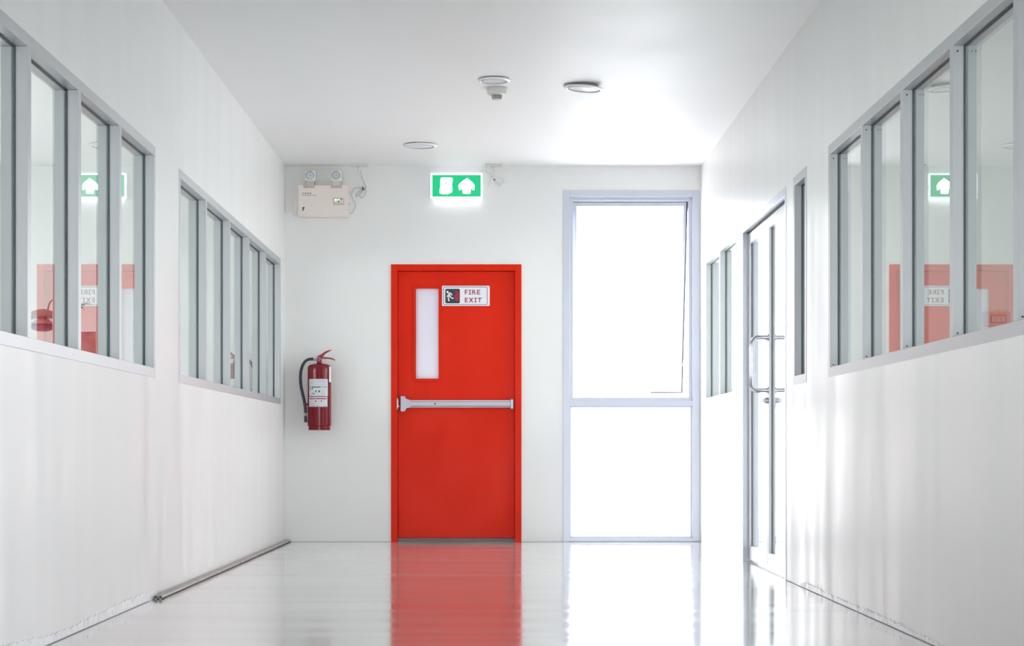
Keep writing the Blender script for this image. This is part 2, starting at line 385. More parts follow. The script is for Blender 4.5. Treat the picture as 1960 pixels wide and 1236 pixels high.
# ------------------------------------------------------------------ end-wall window (awning sash above, fixed light below)
x0, x1, _, zt = bwo
root = empty('window_6', ((x0 + x1) / 2, D, 0)); struct(root, 'tall blown-out window beside the red fire door', 'window')
fw = 0.046; xi0, xi1 = x0 + fw + 0.004, x1 - fw - 0.006; ztr = (Z(776.7), Z(766.8)); yf = D - 0.006
bm = bmn()
box(bm, x0, xi0, yf, D + 0.11, 0.002, zt, 0.001); box(bm, xi1, x1, yf, D + 0.11, 0.002, zt, 0.001)
box(bm, xi0, xi1, yf, D + 0.11, zt - fw - 0.004, zt, 0.001); box(bm, xi0, xi1, yf, D + 0.11, 0.002, 0.03, 0.001)
box(bm, xi0, xi1, yf, D + 0.11, *ztr, 0.001)
obj('window_frame', bm, M['alu_cool'], root)
# upper inner rebate
za, zb_ = ztr[1], zt - fw - 0.004
bm = bmn(); t = 0.022
def ring(bm, a0, a1, b0, b1, t, y0, y1, bev=0.001):
    box(bm, a0, a0 + t, y0, y1, b0, b1, bev); box(bm, a1 - t, a1, y0, y1, b0, b1, bev)
    box(bm, a0 + t, a1 - t, y0, y1, b0, b0 + t, bev); box(bm, a0 + t, a1 - t, y0, y1, b1 - t, b1, bev)
ring(bm, xi0, xi1, za, zb_, 0.026, D + 0.035, D + 0.105)
obj('sash_surround', bm, M['alu_cool'], root)
bm = bmn(); ring(bm, xi0, xi1, 0.03, ztr[0], 0.012, D + 0.03, D + 0.05); obj('glazing_bead', bm, M['alu_cool'], root)
bm = bmn(); box(bm, xi0, xi1, D + 0.055, D + 0.061, 0.03, ztr[0]); obj('glass_pane', bm, M['glass_clear'], root, label='fixed lower pane')
# tilted sash
sx0, sx1 = xi0 + 0.028, xi1 - 0.028; Ls = (zb_ - za) - 0.05; hz = zb_ - 0.03; th = math.radians(15.5)
def tilt(bm):
    R = Matrix.Rotation(th, 4, 'X'); T = Matrix.Translation((0, D + 0.085, hz))
    bmesh.ops.transform(bm, matrix=T @ R, verts=list(bm.verts))
bm = bmn(); ring(bm, sx0, sx1, -Ls, 0, 0.03, 0, 0.034); tilt(bm); sash = obj('awning_sash', bm, M['alu_cool'], root)
bm = bmn(); box(bm, sx0 + 0.03, sx1 - 0.03, 0.014, 0.019, -Ls + 0.03, -0.03); tilt(bm); obj('glass_pane', bm, M['glass_clear'], sash)
bm = bmn(); box(bm, sx1 - 0.009, sx1 + 0.001, -0.003, 0.034, -Ls, 0); box(bm, sx1 - 0.25, sx1 - 0.009, -0.003, 0.004, -Ls - 0.001, -Ls + 0.006); tilt(bm); obj('weather_seal', bm, M['gasket'], sash)
bm = bmn(); cx = X(1195); box(bm, cx - 0.03, cx + 0.03, -0.012, 0.002, -Ls + 0.006, -Ls + 0.022, 0.002); tilt(bm); obj('latch', bm, M['white'], sash)
bm = bmn(); e = Vector((0, 0, -Ls * 0.86)); e.rotate(Matrix.Rotation(th, 3, 'X')); e += Vector((sx1 - 0.004, D + 0.1, hz))
tube(bm, [(xi1 - 0.03, D + 0.1, za + 0.45), e], 0.004, 8, 0); obj('stay_arm', bm, M['steel'], root)

# lobby facade window; unseen outer windows added to light the side rooms
def facade(name, ax, lo, a0, a1, b0, b1, n, label):
    root = empty(name, ((a0 + a1) / 2, lo, b0) if ax == 'y' else (lo, (a0 + a1) / 2, b0)); struct(root, label, 'window')
    bm = bmn(); t = 0.05
    def bx(p0, p1, q0, q1): 
        if ax == 'y': box(bm, p0, p1, lo, lo + 0.08, q0, q1)
        else: box(bm, lo, lo + 0.08, p0, p1, q0, q1)
    bx(a0, a1, b0, b0 + t); bx(a0, a1, b1 - t, b1)
    for i in range(n + 1):
        c = a0 + (a1 - a0 - t) * i / n; bx(c, c + t, b0 + t, b1 - t)
    obj('window_frame', bm, M['alu_cool'], root)
    w = (a1 - a0 - t) / n
    for i in range(n):
        bm = bmn(); p0, p1 = a0 + w * i + t, a0 + w * (i + 1)
        if ax == 'y': box(bm, p0, p1, lo + 0.04, lo + 0.046, b0 + t, b1 - t)
        else: box(bm, lo + 0.04, lo + 0.046, p0, p1, b0 + t, b1 - t)
        obj('glass_pane', bm, M['glass_clear'], root)
facade('window_7', 'y', D + 0.04, *lob, 3, 'bright full-height lobby window seen through the glass double door')
facade('added_window_8', 'x', 5.21, 10.3, 13.9, 0.1, 2.6, 3, 'unseen lobby side window added to bring in daylight')
facade('added_window_9', 'x', 5.21, 2.8, 7.0, 0.9, 2.3, 4, 'unseen outer window added to light the right room')
facade('added_window_10', 'x', -5.29, 2.0, 13.2, 1.05, 2.2, 8, 'unseen outer window added to light the left room')

# ------------------------------------------------------------------ red fire door
x0, x1, _, zt = fdo
root = empty('door_1', ((x0 + x1) / 2, D, 0)); struct(root, 'red steel fire door with push bar and narrow wired window', 'door')
bm = bmn(); fwl, fwr, fwt = X(761) - X(748.6), X(998) - X(985.5), Z(506) - Z(518)
box(bm, x0, x0 + fwl, D - 0.012, D + 0.13, 0.0, zt, 0.002); box(bm, x1 - fwr, x1, D - 0.012, D + 0.13, 0.0, zt, 0.002)
box(bm, x0 + fwl, x1 - fwr, D - 0.012, D + 0.13, zt - fwt, zt, 0.002)
box(bm, x0 + fwl - 0.001, x0 + fwl + 0.014, D + 0.082, D + 0.1, 0, zt - 0.01); box(bm, x1 - fwr - 0.014, x1 - fwr + 0.001, D + 0.082, D + 0.1, 0, zt - 0.01); box(bm, x0 + fwl + 0.014, x1 - fwr - 0.014, D + 0.082, D + 0.1, zt - fwt - 0.014, zt - fwt + 0.001)  # unseen rear stops added to keep light from leaking round the leaf
obj('door_frame', bm, M['red'], root)
lx0, lx1, lz0, lz1 = x0 + fwl + 0.003, x1 - fwr - 0.003, Z(1029.5), zt - fwt - 0.003
vx0, vx1, vz0, vz1 = X(795.3), X(839.6), Z(724.6), Z(551)
LY = D + 0.035
bm = bmn()
box(bm, lx0, vx0, LY, LY + 0.045, lz0, lz1); box(bm, vx1, lx1, LY, LY + 0.045, lz0, lz1)
box(bm, vx0, vx1, LY, LY + 0.045, lz0, vz0); box(bm, vx0, vx1, LY, LY + 0.045, vz1, lz1)
bmesh.ops.remove_doubles(bm, verts=bm.verts, dist=1e-5)
leaf = obj('door_leaf', bm, M['red'], root)
bm = bmn(); ring(bm, vx0 - 0.022, vx1 + 0.022, vz0 - 0.022, vz1 + 0.022, 0.024, LY - 0.006, LY + 0.004, 0.002); obj('glazing_trim', bm, M['red'], leaf)
bm = bmn(); box(bm, vx0, vx1, LY + 0.012, LY + 0.018, vz0, vz1); obj('wired_glass', bm, M['wired'], leaf, label='narrow white wired glass panel')
bm = bmn(); box(bm, x0 + fwl, x1 - fwr, D - 0.004, D + 0.13, 0.0, 0.010, 0.002); box(bm, x0 + fwl, x1 - fwr, D + 0.02, D + 0.13, 0.010, 0.026, 0.002)
obj('threshold', bm, M['sill'], root)
# stairwell side stop strip to close the gap under the leaf
bm = bmn(); box(bm, x0 + fwl, x1 - fwr, D + 0.09, D + 0.12, 0.026, 0.05); obj('door_stop', bm, M['dark'], root)
# push bar
bp = lambda u, v, w: (X(u), w, Z(v))
bm = bmn(); prism(bm, [(785, 766), (977.5, 766), (977.5, 779.3), (785, 779.3)], bp, LY - 0.05, LY - 0.0005)
bar = obj('push_bar', bm, M['silver_lt'], root, label='silver push bar across the red door')
bm = bmn(); prism(bm, [(784, 768.7), (977, 768.7), (977, 776.8), (784, 776.8)], bp, LY - 0.062, LY - 0.045); obj('push_pad', bm, M['silver'], bar)
bm = bmn(); prism(bm, [(785.8, 767.6), (977, 767.6), (977, 768.8), (785.8, 768.8)], bp, LY - 0.0515, LY - 0.0495)
prism(bm, [(785.8, 776.6), (977, 776.6), (977, 778.0), (785.8, 778.0)], bp, LY - 0.0515, LY - 0.0495)
obj('slot_line', bm, M['navy'], bar)
hd = [(767.2, 758.2), (775.4, 758.2), (775.9, 762.5), (778, 764.5), (785.8, 765.2), (785.8, 767.2), (783.6, 769.2), (783.6, 776.4), (785.8, 778.4), (785.8, 780), (778, 780.4), (775.9, 783), (775.6, 787), (767.2, 787)]
bm = bmn(); prism(bm, hd, bp, LY - 0.065, LY - 0.001); bmesh.ops.bevel(bm, geom=[e_ for e_ in bm.edges if all(v.co.y < LY - 0.06 for v in e_.verts)], offset=0.004, segments=2, affect='EDGES')
obj('latch_case', bm, M['silver'], bar)
bm = bmn(); prism(bm, [(976.8, 763.4), (983, 763.4), (983, 783), (976.8, 783)], bp, LY - 0.063, LY - 0.001); bmesh.ops.bevel(bm, geom=list(bm.edges), offset=0.003, segments=2, affect='EDGES')
prism(bm, [(978.5, 765.5), (981.2, 765.5), (981.2, 781), (978.5, 781)], bp, LY - 0.066, LY - 0.06, mi=1); obj('end_cap', bm, [M['grey_metal'], M['silver_lt']], bar)
bm = bmn(); cyl(bm, (X(833), LY - 0.0635, Z(772.7)), (X(833), LY - 0.06, Z(772.7)), 0.006, seg=16); obj('dogging_hole', bm, M['dark'], bar)
bm = bmn(); prism(bm, [(759.9, 762), (761.4, 762), (762.4, 768), (762.4, 776.5), (764, 776.5), (764, 778.5), (761.4, 778.8), (761.4, 783), (759.9, 783)], bp, LY - 0.05, LY - 0.01)
obj('strike', bm, M['silver_lt'], root)

# FIRE EXIT sign
def rrect(x0, y0, x1, y1, r, n=6):
    P = []
    for cx, cy, a in ((x1 - r, y0 + r, -90), (x1 - r, y1 - r, 0), (x0 + r, y1 - r, 90), (x0 + r, y0 + r, 180)):
        for i in range(n + 1):
            t = math.radians(a + 90 * i / n); P.append((cx + r * math.cos(t), cy + r * math.sin(t)))
    return P
sg = lambda u, v, w: (X(835 + u / 17.82), w, Z(535 + v / 17.82))
SY = LY - 0.006
root = empty('fire_exit_sign', (X(891), SY, Z(585))); tag(root, 'white FIRE EXIT sign with running figure stuck on the red door', 'sign')
bm = bmn(); prism(bm, rrect(195, 197, 1822, 886, 25, 4), sg, SY, LY - 0.0004); obj('sign_plate', bm, M['white_sign'], root)
def ringp(bm, o_, i_, fn, a, b_):
    n = len(o_); V = [[bm.verts.new(fn(u, v, w)) for u, v in P] for P, w in ((o_, a), (i_, a), (i_, b_), (o_, b_))]
    for k in range(4):
        for j in range(n): bm.faces.new((V[k][j], V[k][(j + 1) % n], V[(k + 1) % 4][(j + 1) % n], V[(k + 1) % 4][j]))
bm = bmn(); ringp(bm, rrect(238, 232, 1747, 852, 45), rrect(256, 250, 1729, 834, 30), sg, SY - 0.0006, SY + 0.0005); obj('border_line', bm, M['navy'], root)
bm = bmn(); prism(bm, rrect(305, 303, 803, 798, 45), sg, SY - 0.0006, SY + 0.0005); obj('pictogram_panel', bm, M['navy'], root)
bm = bmn(); a, b_ = SY - 0.0014, SY
prism(bm, [(380 + 35 * math.cos(t), 410 + 38 * math.sin(t)) for t in [i * math.pi / 8 for i in range(16)]], sg, a, b_)
for P in ([(415, 430), (480, 425), (475, 510), (490, 560), (415, 590), (390, 540), (400, 480)],
          [(410, 435), (430, 450), (400, 540), (378, 592), (350, 580), (375, 520)],
          [(470, 428), (525, 460), (550, 515), (535, 535), (512, 520), (500, 485), (465, 465)],
          [(415, 575), (450, 560), (430, 620), (455, 715), (445, 730), (415, 725), (388, 620)],
          [(455, 560), (485, 545), (520, 590), (590, 612), (592, 640), (575, 650), (505, 625), (470, 590)]):
    prism(bm, P, sg, a, b_)
obj('running_figure', bm, M['white'], root)
bm = bmn()
prism(bm, [(610, 355), (660, 380), (770, 405), (775, 445), (770, 560), (775, 640), (775, 725), (720, 720), (660, 675), (630, 620), (610, 565), (650, 575), (655, 560), (600, 500), (660, 515), (680, 500), (650, 430)], sg, a + 0.0005, b_)
for k in range(8):
    y = 420 + k * 40; prism(bm, [(660 + 3 * k, y + 10), (770, y), (770, y + 12), (700, y + 22)], sg, a + 0.0001, b_, mi=1)
obj('flames', bm, [M['flame'], M['flame_dk']], root)
def letters(bm, fn, a, b_, word, x, y0, y1, mi=0):
    h = y1 - y0; s = h * 0.21; t = h * 0.175
    def R(u0, v0, u1, v1): prism(bm, [(u0, v0), (u1, v0), (u1, v1), (u0, v1)], fn, a, b_, mi)
    for ch in word:
        if ch == 'F': w = h * 0.67; R(x, y0, x + s, y1); R(x + s, y0, x + w, y0 + t); R(x + s, y0 + h * .42, x + w * .94, y0 + h * .42 + t); x += w
        elif ch == 'E': w = h * 0.7; R(x, y0, x + s, y1); R(x + s, y0, x + w, y0 + t); R(x + s, y0 + h * .41, x + w * .95, y0 + h * .41 + t); R(x + s, y1 - t, x + w, y1); x += w
        elif ch == 'I':
            w = h * 0.56; c = x + w / 2; R(x, y0, x + w, y0 + t * .9); R(x, y1 - t * .9, x + w, y1); R(c - s / 2, y0 + t * .9, c + s / 2, y1 - t * .9); x += w
        elif ch == 'T': w = h * 0.88; c = x + w / 2; R(x, y0, x + w, y0 + t); R(c - s / 2, y0 + t, c + s / 2, y1); x += w
        elif ch == 'X':
            w = h * 0.98
            prism(bm, [(x, y0), (x + s * 1.25, y0), (x + w, y1), (x + w - s * 1.25, y1)], fn, a, b_, mi)
            prism(bm, [(x + w, y0), (x + w - s * 1.25, y0), (x, y1), (x + s * 1.25, y1)], fn, a + 0.00005, b_, mi); x += w
        elif ch == 'R':
            w = h * 0.88; R(x, y0, x + s, y1)
            cx, cy, ro = x + h * .38, y0 + h * .28, h * .28; ri = ro - t
            o_ = [(x + s, y0)] + [(cx + ro * math.sin(q), cy - ro * math.cos(q)) for q in [i * math.pi / 10 for i in range(11)]] + [(x + s, y0 + 2 * ro)]
            i_ = [(x + s, y0 + t)] + [(cx + ri * math.sin(q), cy - ri * math.cos(q)) for q in [i * math.pi / 10 for i in range(11)]] + [(x + s, y0 + 2 * ro - t)]
            for k in range(len(o_) - 1): prism(bm, [o_[k], o_[k + 1], i_[k + 1], i_[k]], fn, a, b_, mi)
            prism(bm, [(x + h * .3, y0 + h * .5), (x + h * .55, y0 + h * .5), (x + w, y1), (x + w - s * 1.3, y1)], fn, a + 0.00005, b_, mi); x += w
        x += h * 0.17
for word, v0 in (('FIRE', 335), ('EXIT', 607)):
    bm = bmn(); letters(bm, sg, SY - 0.0012, SY, word, 970, v0, v0 + 160); obj('lettering', bm, M['crimson'], root, label='crimson word ' + word)

# ------------------------------------------------------------------ glass double door, right wall
y0, y1 = dR; zt = Z1 - 0.008; oy0, oy1 = y0 + 0.045, y1 - 0.045; ztop = 2.062
root = empty('door_2', (XR, (y0 + y1) / 2, 0)); struct(root, 'aluminium glass double door with pull handles in the right wall', 'door')
bm = bmn(); xa, xb = XR - 0.002, XR + TW + 0.002
box(bm, xa, xb, y0, oy0, 0, zt, 0.001); box(bm, xa, xb, oy1, y1, 0, zt, 0.001); box(bm, xa, xb, oy0, oy1, ztop, zt, 0.001)
obj('door_frame', bm, M['alu_cool'], root)
bm = bmn(); box(bm, XR + 0.02, XR + 0.08, oy0, oy1, ztop - 0.006, ztop); obj('head_gap', bm, M['dark'], root)
lx = XR + 0.03; lt = 0.044; ym = (oy0 + oy1) / 2
for k, (a, b_) in enumerate(((oy0 + 0.003, ym - 0.002), (ym + 0.002, oy1 - 0.003))):
    bm = bmn(); st = 0.055
    box(bm, lx, lx + lt, a, a + st, 0.012, ztop - 0.008, 0.002); box(bm, lx, lx + lt, b_ - st, b_, 0.012, ztop - 0.008, 0.002)
    box(bm, lx, lx + lt, a + st, b_ - st, 0.012, 0.098, 0.002); box(bm, lx, lx + lt, a + st, b_ - st, ztop - 0.075, ztop - 0.008, 0.002)
    leaf = obj('door_leaf', bm, M['alu'], root)
    bm = bmn(); gx = lx + 0.022; box(bm, gx - 0.003, gx + 0.003, a + st, b_ - st, 0.098, ztop - 0.075); obj('glass_pane', bm, M['glass_clear'], leaf)
    bm = bmn(); t = 0.005
    for s in (-1, 1):
        g0, g1 = sorted((gx + s * 0.0032, gx + s * 0.007))
        box(bm, g0, g1, a + st, a + st + t, 0.098, ztop - 0.075); box(bm, g0, g1, b_ - st - t, b_ - st, 0.098, ztop - 0.075)
    obj('gasket', bm, M['gasket'], leaf)
    hy = (b_ - 0.026) if k == 0 else (a + 0.026)
    for s in (-1, 1):
        xs = lx if s < 0 else lx + lt; r = 0.0125; ho = 0.092
        zb1, zt1 = 1.045, 1.352; cr = 0.035; pts = []
        pts.append((xs, hy, zt1)); pts.append((xs + s * (ho - cr), hy, zt1))
        for q in range(1, 6):
            t_ = q * math.pi / 12; pts.append((xs + s * (ho - cr + cr * math.sin(t_)), hy, zt1 - cr + cr * math.cos(t_)))
        pts.append((xs + s * ho, hy, zt1 - cr)); pts.append((xs + s * ho, hy, zb1 + cr))
        for q in range(1, 6):
            t_ = q * math.pi / 12; pts.append((xs + s * (ho - cr + cr * math.cos(t_)), hy, zb1 + cr - cr * math.sin(t_)))
        pts.append((xs + s * (ho - cr), hy, zb1)); pts.append((xs, hy, zb1))
        bm = bmn(); tube(bm, pts, r, 16, 0)
        for zz in (zt1, zb1): cyl(bm, (xs, hy, zz), (xs + s * 0.006, hy, zz), r + 0.007, seg=20)
        obj('pull_handle', bm, M['chrome'], leaf, smooth=True)
    if k == 0:
        bm = bmn()
        for s in (-1, 1):
            xs = lx if s < 0 else lx + lt
            cyl(bm, (xs, hy, 0.985), (xs + s * 0.02, hy, 0.985), 0.017, seg=20); box(bm, min(xs + s * .02, xs + s * .034), max(xs + s * .02, xs + s * .034), hy - 0.004, hy + 0.004, 0.972, 0.998)
        obj('lock_cylinder', bm, M['steel'], leaf, smooth=True)

# ------------------------------------------------------------------ skirting residue, painted shadow lines, conduits
def ragged(name, xw, s, ya, yb, h, label):
    bm = bmn(); n = int((yb - ya) / 0.02); top = []
    for i in range(n + 1):
        t = i / n; e = min(1, min(t, 1 - t) * 14)
        hh = (h * (0.75 + 0.35 * math.sin(i * 0.045) * math.sin(i * 0.013 + 1)) + random.uniform(-0.006, 0.005)) * max(e, 0.15)
        top.append(max(0.006, hh))
    pts = [(ya, 0.003)] + [(ya + (yb - ya) * i / n, top[i]) for i in range(n + 1)] + [(yb, 0.003)]
    x_0, x_1 = sorted((xw, xw + s * 0.0025))
    for i in range(n):
        p0, p1 = ya + (yb - ya) * i / n, ya + (yb - ya) * (i + 1) / n
        vs = [bm.verts.new((x_, y_, z_)) for x_ in (x_0, x_1) for y_, z_ in ((p0, 0.003), (p1, 0.003), (p1, top[i + 1]), (p0, top[i]))]
        for f in ((0, 1, 2, 3), (7, 6, 5, 4), (0, 4, 5, 1), (2, 6, 7, 3), (1, 5, 6, 2), (3, 7, 4, 0)): bm.faces.new([vs[j] for j in f])
    bmesh.ops.remove_doubles(bm, verts=bm.verts, dist=1e-5)
    o = obj(name, bm, M['plaster']); struct(o, label, 'baseboard'); return o
ragged('baseboard_left', XL, 1, 5.0, 8.95, 0.062, 'ragged strip of bare white plaster at the foot of the left wall')
ragged('baseboard_right', XR, -1, 4.6, 9.7, 0.036, 'ragged strip of bare white plaster at the foot of the right wall')
bm = bmn(); box(bm, XL, XL + 0.005, -2.9, 8.6, 0.0, 0.003); struct(obj('shade_strip_1', bm, M['joint_shade']), 'thin dark strip painted as the shadow line between left wall and floor', 'shade_strip')  # strips at the wall foot paint the thin shadow of the gap
bm = bmn(); box(bm, XR - 0.004, XR, -2.9, 10.0, 0.0, 0.002); struct(obj('shade_strip_2', bm, M['joint_shade']), 'thin dark strip painted as the shadow line between right wall and floor', 'shade_strip')
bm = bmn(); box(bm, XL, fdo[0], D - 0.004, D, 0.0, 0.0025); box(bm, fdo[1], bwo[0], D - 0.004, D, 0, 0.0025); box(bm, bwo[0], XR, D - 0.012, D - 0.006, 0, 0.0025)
struct(obj('shade_strip_3', bm, M['joint_shade']), 'thin grey strip painted as the shadow line between end wall and floor', 'shade_strip')
for k, (xx, lab) in enumerate(((XL + 0.0135, 'grey round conduit on the floor hard against the left wall'), (XL + 0.0345, 'grey round conduit on the floor, the one farther from the left wall'))):
    r = 0.0098; ya, yb = (8.72, D - 0.01)
    bm = bmn(); cyl(bm, (xx, ya, r), (xx, yb, r), r, seg=20)
    o = obj('floor_conduit', bm, M['conduit'], smooth=True); tag(o, lab, 'conduit', 'conduits along the left wall')
    bm = bmn(); cyl(bm, (xx, ya - 0.0008, r), (xx, ya + 0.002, r), r * 0.62, seg=20); c = obj('open_bore', bm, M['conduit_dk'], o)
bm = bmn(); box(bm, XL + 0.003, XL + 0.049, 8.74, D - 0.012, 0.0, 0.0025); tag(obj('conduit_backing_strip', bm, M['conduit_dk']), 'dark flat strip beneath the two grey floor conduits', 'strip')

# ------------------------------------------------------------------ fire extinguisher
def bwp(px, py, off): y = D - off; return (X(px, y), y, Z(py, y))
cx, cy, _ = bwp(611.3, 760, 0.115); EY = D - 0.115
root = empty('fire_extinguisher', (cx, cy, Z(823, EY))); tag(root, 'red fire extinguisher with black hose hung on the white end wall', 'fire extinguisher')
z = lambda py: Z(py, EY)
R_ = 22.6 * EY / F
prof = [(R_ * .93, z(823)), (R_ * .93, z(816.5)), (R_ * .99, z(815)), (R_, z(812)), (R_, z(706)), (R_ * .985, z(702)), (R_ * .9, z(699)), (R_ * .7, z(697)), (R_ * .4, z(695.6)), (0.02, z(695)), (0.02, z(693))]
bm = bmn(); lathe(bm, prof, (cx, cy, 0), seg=56); body = obj('cylinder_body', bm, M['ext_red'], root, smooth=True)
def curved_label(px0, px1, py0, py1, nu, nv, pat, mats, name, lab):
    bm = bmn(); a0 = math.asin(max(-1, min(1, (X(px0, EY) - cx) / R_))); a1 = math.asin(max(-1, min(1, (X(px1, EY) - cx) / R_)))
    rr = R_ + 0.0007; G = []
    for j in range(nv + 1):
        zz = z(py0) + (z(py1) - z(py0)) * j / nv
        G.append([bm.verts.new((cx + rr * math.sin(a0 + (a1 - a0) * i / nu), cy - rr * math.cos(a0 + (a1 - a0) * i / nu), zz)) for i in range(nu + 1)])
    for j in range(nv):
        for i in range(nu):
            f = bm.faces.new((G[j][i], G[j][i + 1], G[j + 1][i + 1], G[j + 1][i])); f.material_index = pat(i, j)
    geom = bmesh.ops.extrude_face_region(bm, geom=list(bm.faces))
    for v in [g for g in geom['geom'] if isinstance(g, bmesh.types.BMVert)]:
        d = Vector((v.co.x - cx, v.co.y - cy, 0)).normalized(); v.co += d * 0.0006
    return obj(name, bm, mats, body, label=lab)
rnd = random.Random(3)
noise = [[rnd.random() for _ in range(64)] for _ in range(64)]
def pat1(i, j):
    if j in (0, 35) or i in (0, 39): return 0
    if j in (16, 17): return 2 if (6 < i < 24 or noise[j][i] > .5) and i < 37 else 0
    if j < 15: return 1 if j % 2 == 1 and noise[j][i] > 0.3 and 1 < i < 36 else 0
    if 19 <= j <= 21 and (3 <= i <= 4 or 8 <= i <= 9): return 2
    if 24 <= j <= 27 and (15 <= i <= 16 or 20 <= i - (j - 24) // 2 <= 22): return 2
    if 29 <= j <= 31 and (8 <= i <= 12) and noise[j][i] > .4: return 2
    return 1 if j % 2 == 0 and noise[j][i] > 0.55 and 1 < i < 34 else 0
def pat2(i, j):
    if 2 <= j <= 4 and 1 < i < 38: return 2 if not (j == 3 and noise[j][i] > .5) else 1
    if 7 <= j <= 9: return 2 if 15 <= i <= 17 else (3 if i in (26, 27) else (1 if i in (5, 6, 10, 11, 21, 22, 31, 32) else 0))
    if j in (12, 14): return 1 if 2 < i < 36 and noise[j][i] > .3 else 0
    if j == 18: return 3 if 1 < i < 38 and noise[j][i] > .35 else 0
    return 0
curved_label(593.6, 628.6, 725.8, 758.5, 40, 36, pat1, [M['label'], M['pale_print'], M['navy']], 'instruction_label', 'white label with small print and drawings')
curved_label(593.2, 628.0, 760.0, 778.8, 40, 20, pat2, [M['label'], M['label_pink'], M['crimson'], M['navy']], 'warning_label', 'white label with crimson heading bar')
curved_label(630.8, 633.75, 702, 731.5, 4, 6, lambda i, j: 0, [M['white']], 'side_label', 'plain white edge label')
bm = bmn(); lathe(bm, [(0.0165, z(695.5)), (0.0165, z(692)), (0.0185, z(691.5)), (0.0185, z(687)), (0.015, z(685)), (0.013, z(682))], (cx - 0.001, cy, 0), seg=24); head = obj('valve_head', bm, M['ext_red'], root, smooth=True)
bm = bmn(); gp = Vector((X(610.2, EY), cy - 0.02, z(687.3)))
lathe(bm, [(0.016, 0.0), (0.016, -0.008), (0.014, -0.010), (0.013, -0.0095)], gp, 'y', 28); lathe(bm, [(0.0125, -0.0096), (0.009, -0.0102)], gp, 'y', 24, mi=1)
obj('pressure_gauge', bm, [M['steel'], M['crimson']], head, smooth=True)
zy = lambda u, v, w: (X(u, EY), w, z(v))
bm = bmn(); prism(bm, [(606.4, 682.6), (611, 680), (616, 677.5), (621, 673.5), (627, 671), (633.8, 669.0), (634, 670.4), (628, 673.5), (622, 677.5), (619.5, 681), (617, 684.5), (606.8, 683.8)], zy, cy - 0.012, cy + 0.012)
obj('carry_lever', bm, M['dark_red'], head)
bm = bmn(); prism(bm, [(613.5, 683.5), (620, 683), (630, 684), (636, 685), (640, 687), (642, 689.2), (640.5, 690), (636, 687.8), (628, 686.5), (620, 686.6), (613.5, 686.4)], zy, cy - 0.011, cy + 0.011)
obj('squeeze_lever', bm, M['dark_red'], head)
bm = bmn(); tube(bm, [(X(618, EY), cy - 0.013, z(683)), (X(620.5, EY), cy - 0.016, z(688)), (X(621, EY), cy - 0.016, z(693)), (X(618.5, EY), cy - 0.014, z(694.5)), (X(617, EY), cy - 0.013, z(690))], 0.0012, 8)
obj('safety_pin_ring', bm, M['steel'], head, smooth=True)
hp = [(600, 687), (596, 687), (590, 688), (584, 692), (579, 700), (576, 711), (575.2, 724), (576.2, 738), (579, 752), (582.6, 768), (584.4, 780), (584.8, 790)]
bm = bmn(); tube(bm, [(X(u, EY), cy - 0.005, z(v)) for u, v in hp], 0.0112, 16); hose = obj('discharge_hose', bm, M['hose'], root, smooth=True)
bm = bmn(); cyl(bm, (X(598, EY), cy - 0.005, z(687.2)), (X(607, EY), cy - 0.003, z(687.4)), 0.0095, seg=20); obj('hose_coupling', bm, M['steel'], hose, smooth=True)
bm = bmn(); cyl(bm, (X(584.6, EY), cy - 0.005, z(796)), (X(584.8, EY), cy - 0.005, z(789)), 0.0095, seg=20); obj('hose_band', bm, M['steel'], hose, smooth=True)
bm = bmn(); cyl(bm, (X(585.2, EY), cy - 0.005, z(808)), (X(584.7, EY), cy - 0.005, z(796)), 0.0115, 0.0105, seg=20); obj('nozzle', bm, M['hose'], hose, smooth=True)
bm = bmn(); lathe(bm, [(0.0145, z(775.5)), (0.0145, z(771.5))], (X(583.8, EY), cy - 0.005, 0), seg=20); box(bm, X(584, EY), X(591, EY), cy - 0.009, cy + 0.002, z(775.5), z(771.5))
obj('hose_clip', bm, M['dark_red'], root, smooth=True)
bm = bmn(); box(bm, cx - 0.02, cx + 0.02, D - 0.006, D, z(740), z(693), 0.001); box(bm, cx - 0.012, cx + 0.012, cy + 0.015, D - 0.004, z(694), z(692.4)); box(bm, cx - 0.012, cx + 0.012, D - 0.03, D - 0.004, z(728), z(724))
obj('wall_bracket', bm, M['steel'], root)

# ------------------------------------------------------------------ twin-head emergency light
c3 = lambda u, v: (540 + u / 8.24, 290 + v / 8.24)
EB = D - 0.085
def e3(u, v, w): a, b_ = c3(u, v); return (X(a, EB), w, Z(b_, EB))
root = empty('emergency_light', (*e3(645, 1028, D - 0.0)[:2], e3(0, 1028, 0)[2])); tag(root, 'cream twin-head emergency light box high on the end wall', 'emergency light')
bm = bmn(); prism(bm, [(250, 527), (1043, 527), (1046, 1000), (1040, 1028), (300, 1028), (270, 1022), (250, 995)], e3, EB, D - 0.0004)
bmesh.ops.bevel(bm, geom=[e_ for e_ in bm.edges if all(v.co.y < EB + 0.001 for v in e_.verts)], offset=0.004, segments=2, affect='EDGES')
case = obj('battery_case', bm, M['cream'], root)
for s0 in (338, 768):
    bm = bmn()
    for k in range(11): prism(bm, [(s0 + k * 16.2, 535), (s0 + 8 + k * 16.2, 535), (s0 + 8 + k * 16.2, 577), (s0 + k * 16.2, 577)], e3, EB - 0.0006, EB + 0.001)
    obj('vent_slots', bm, M['grey_print'], case)
bm = bmn()
for k, c in enumerate((328, 368, 404, 445)):
    if k == 2:
        for q in (0, 16): prism(bm, [(395 + q, 645), (405 + q, 645), (400 + q, 660), (405 + q, 676), (395 + q, 676), (390 + q, 660)], e3, EB - 0.0006, EB + 0.001)
    else: prism(bm, [(c + 14 * math.cos(t), 660 + 15 * math.sin(t)) for t in [i * math.pi / (4 if k else 2) for i in range(8 if k else 4)]], e3, EB - 0.0006, EB + 0.001)
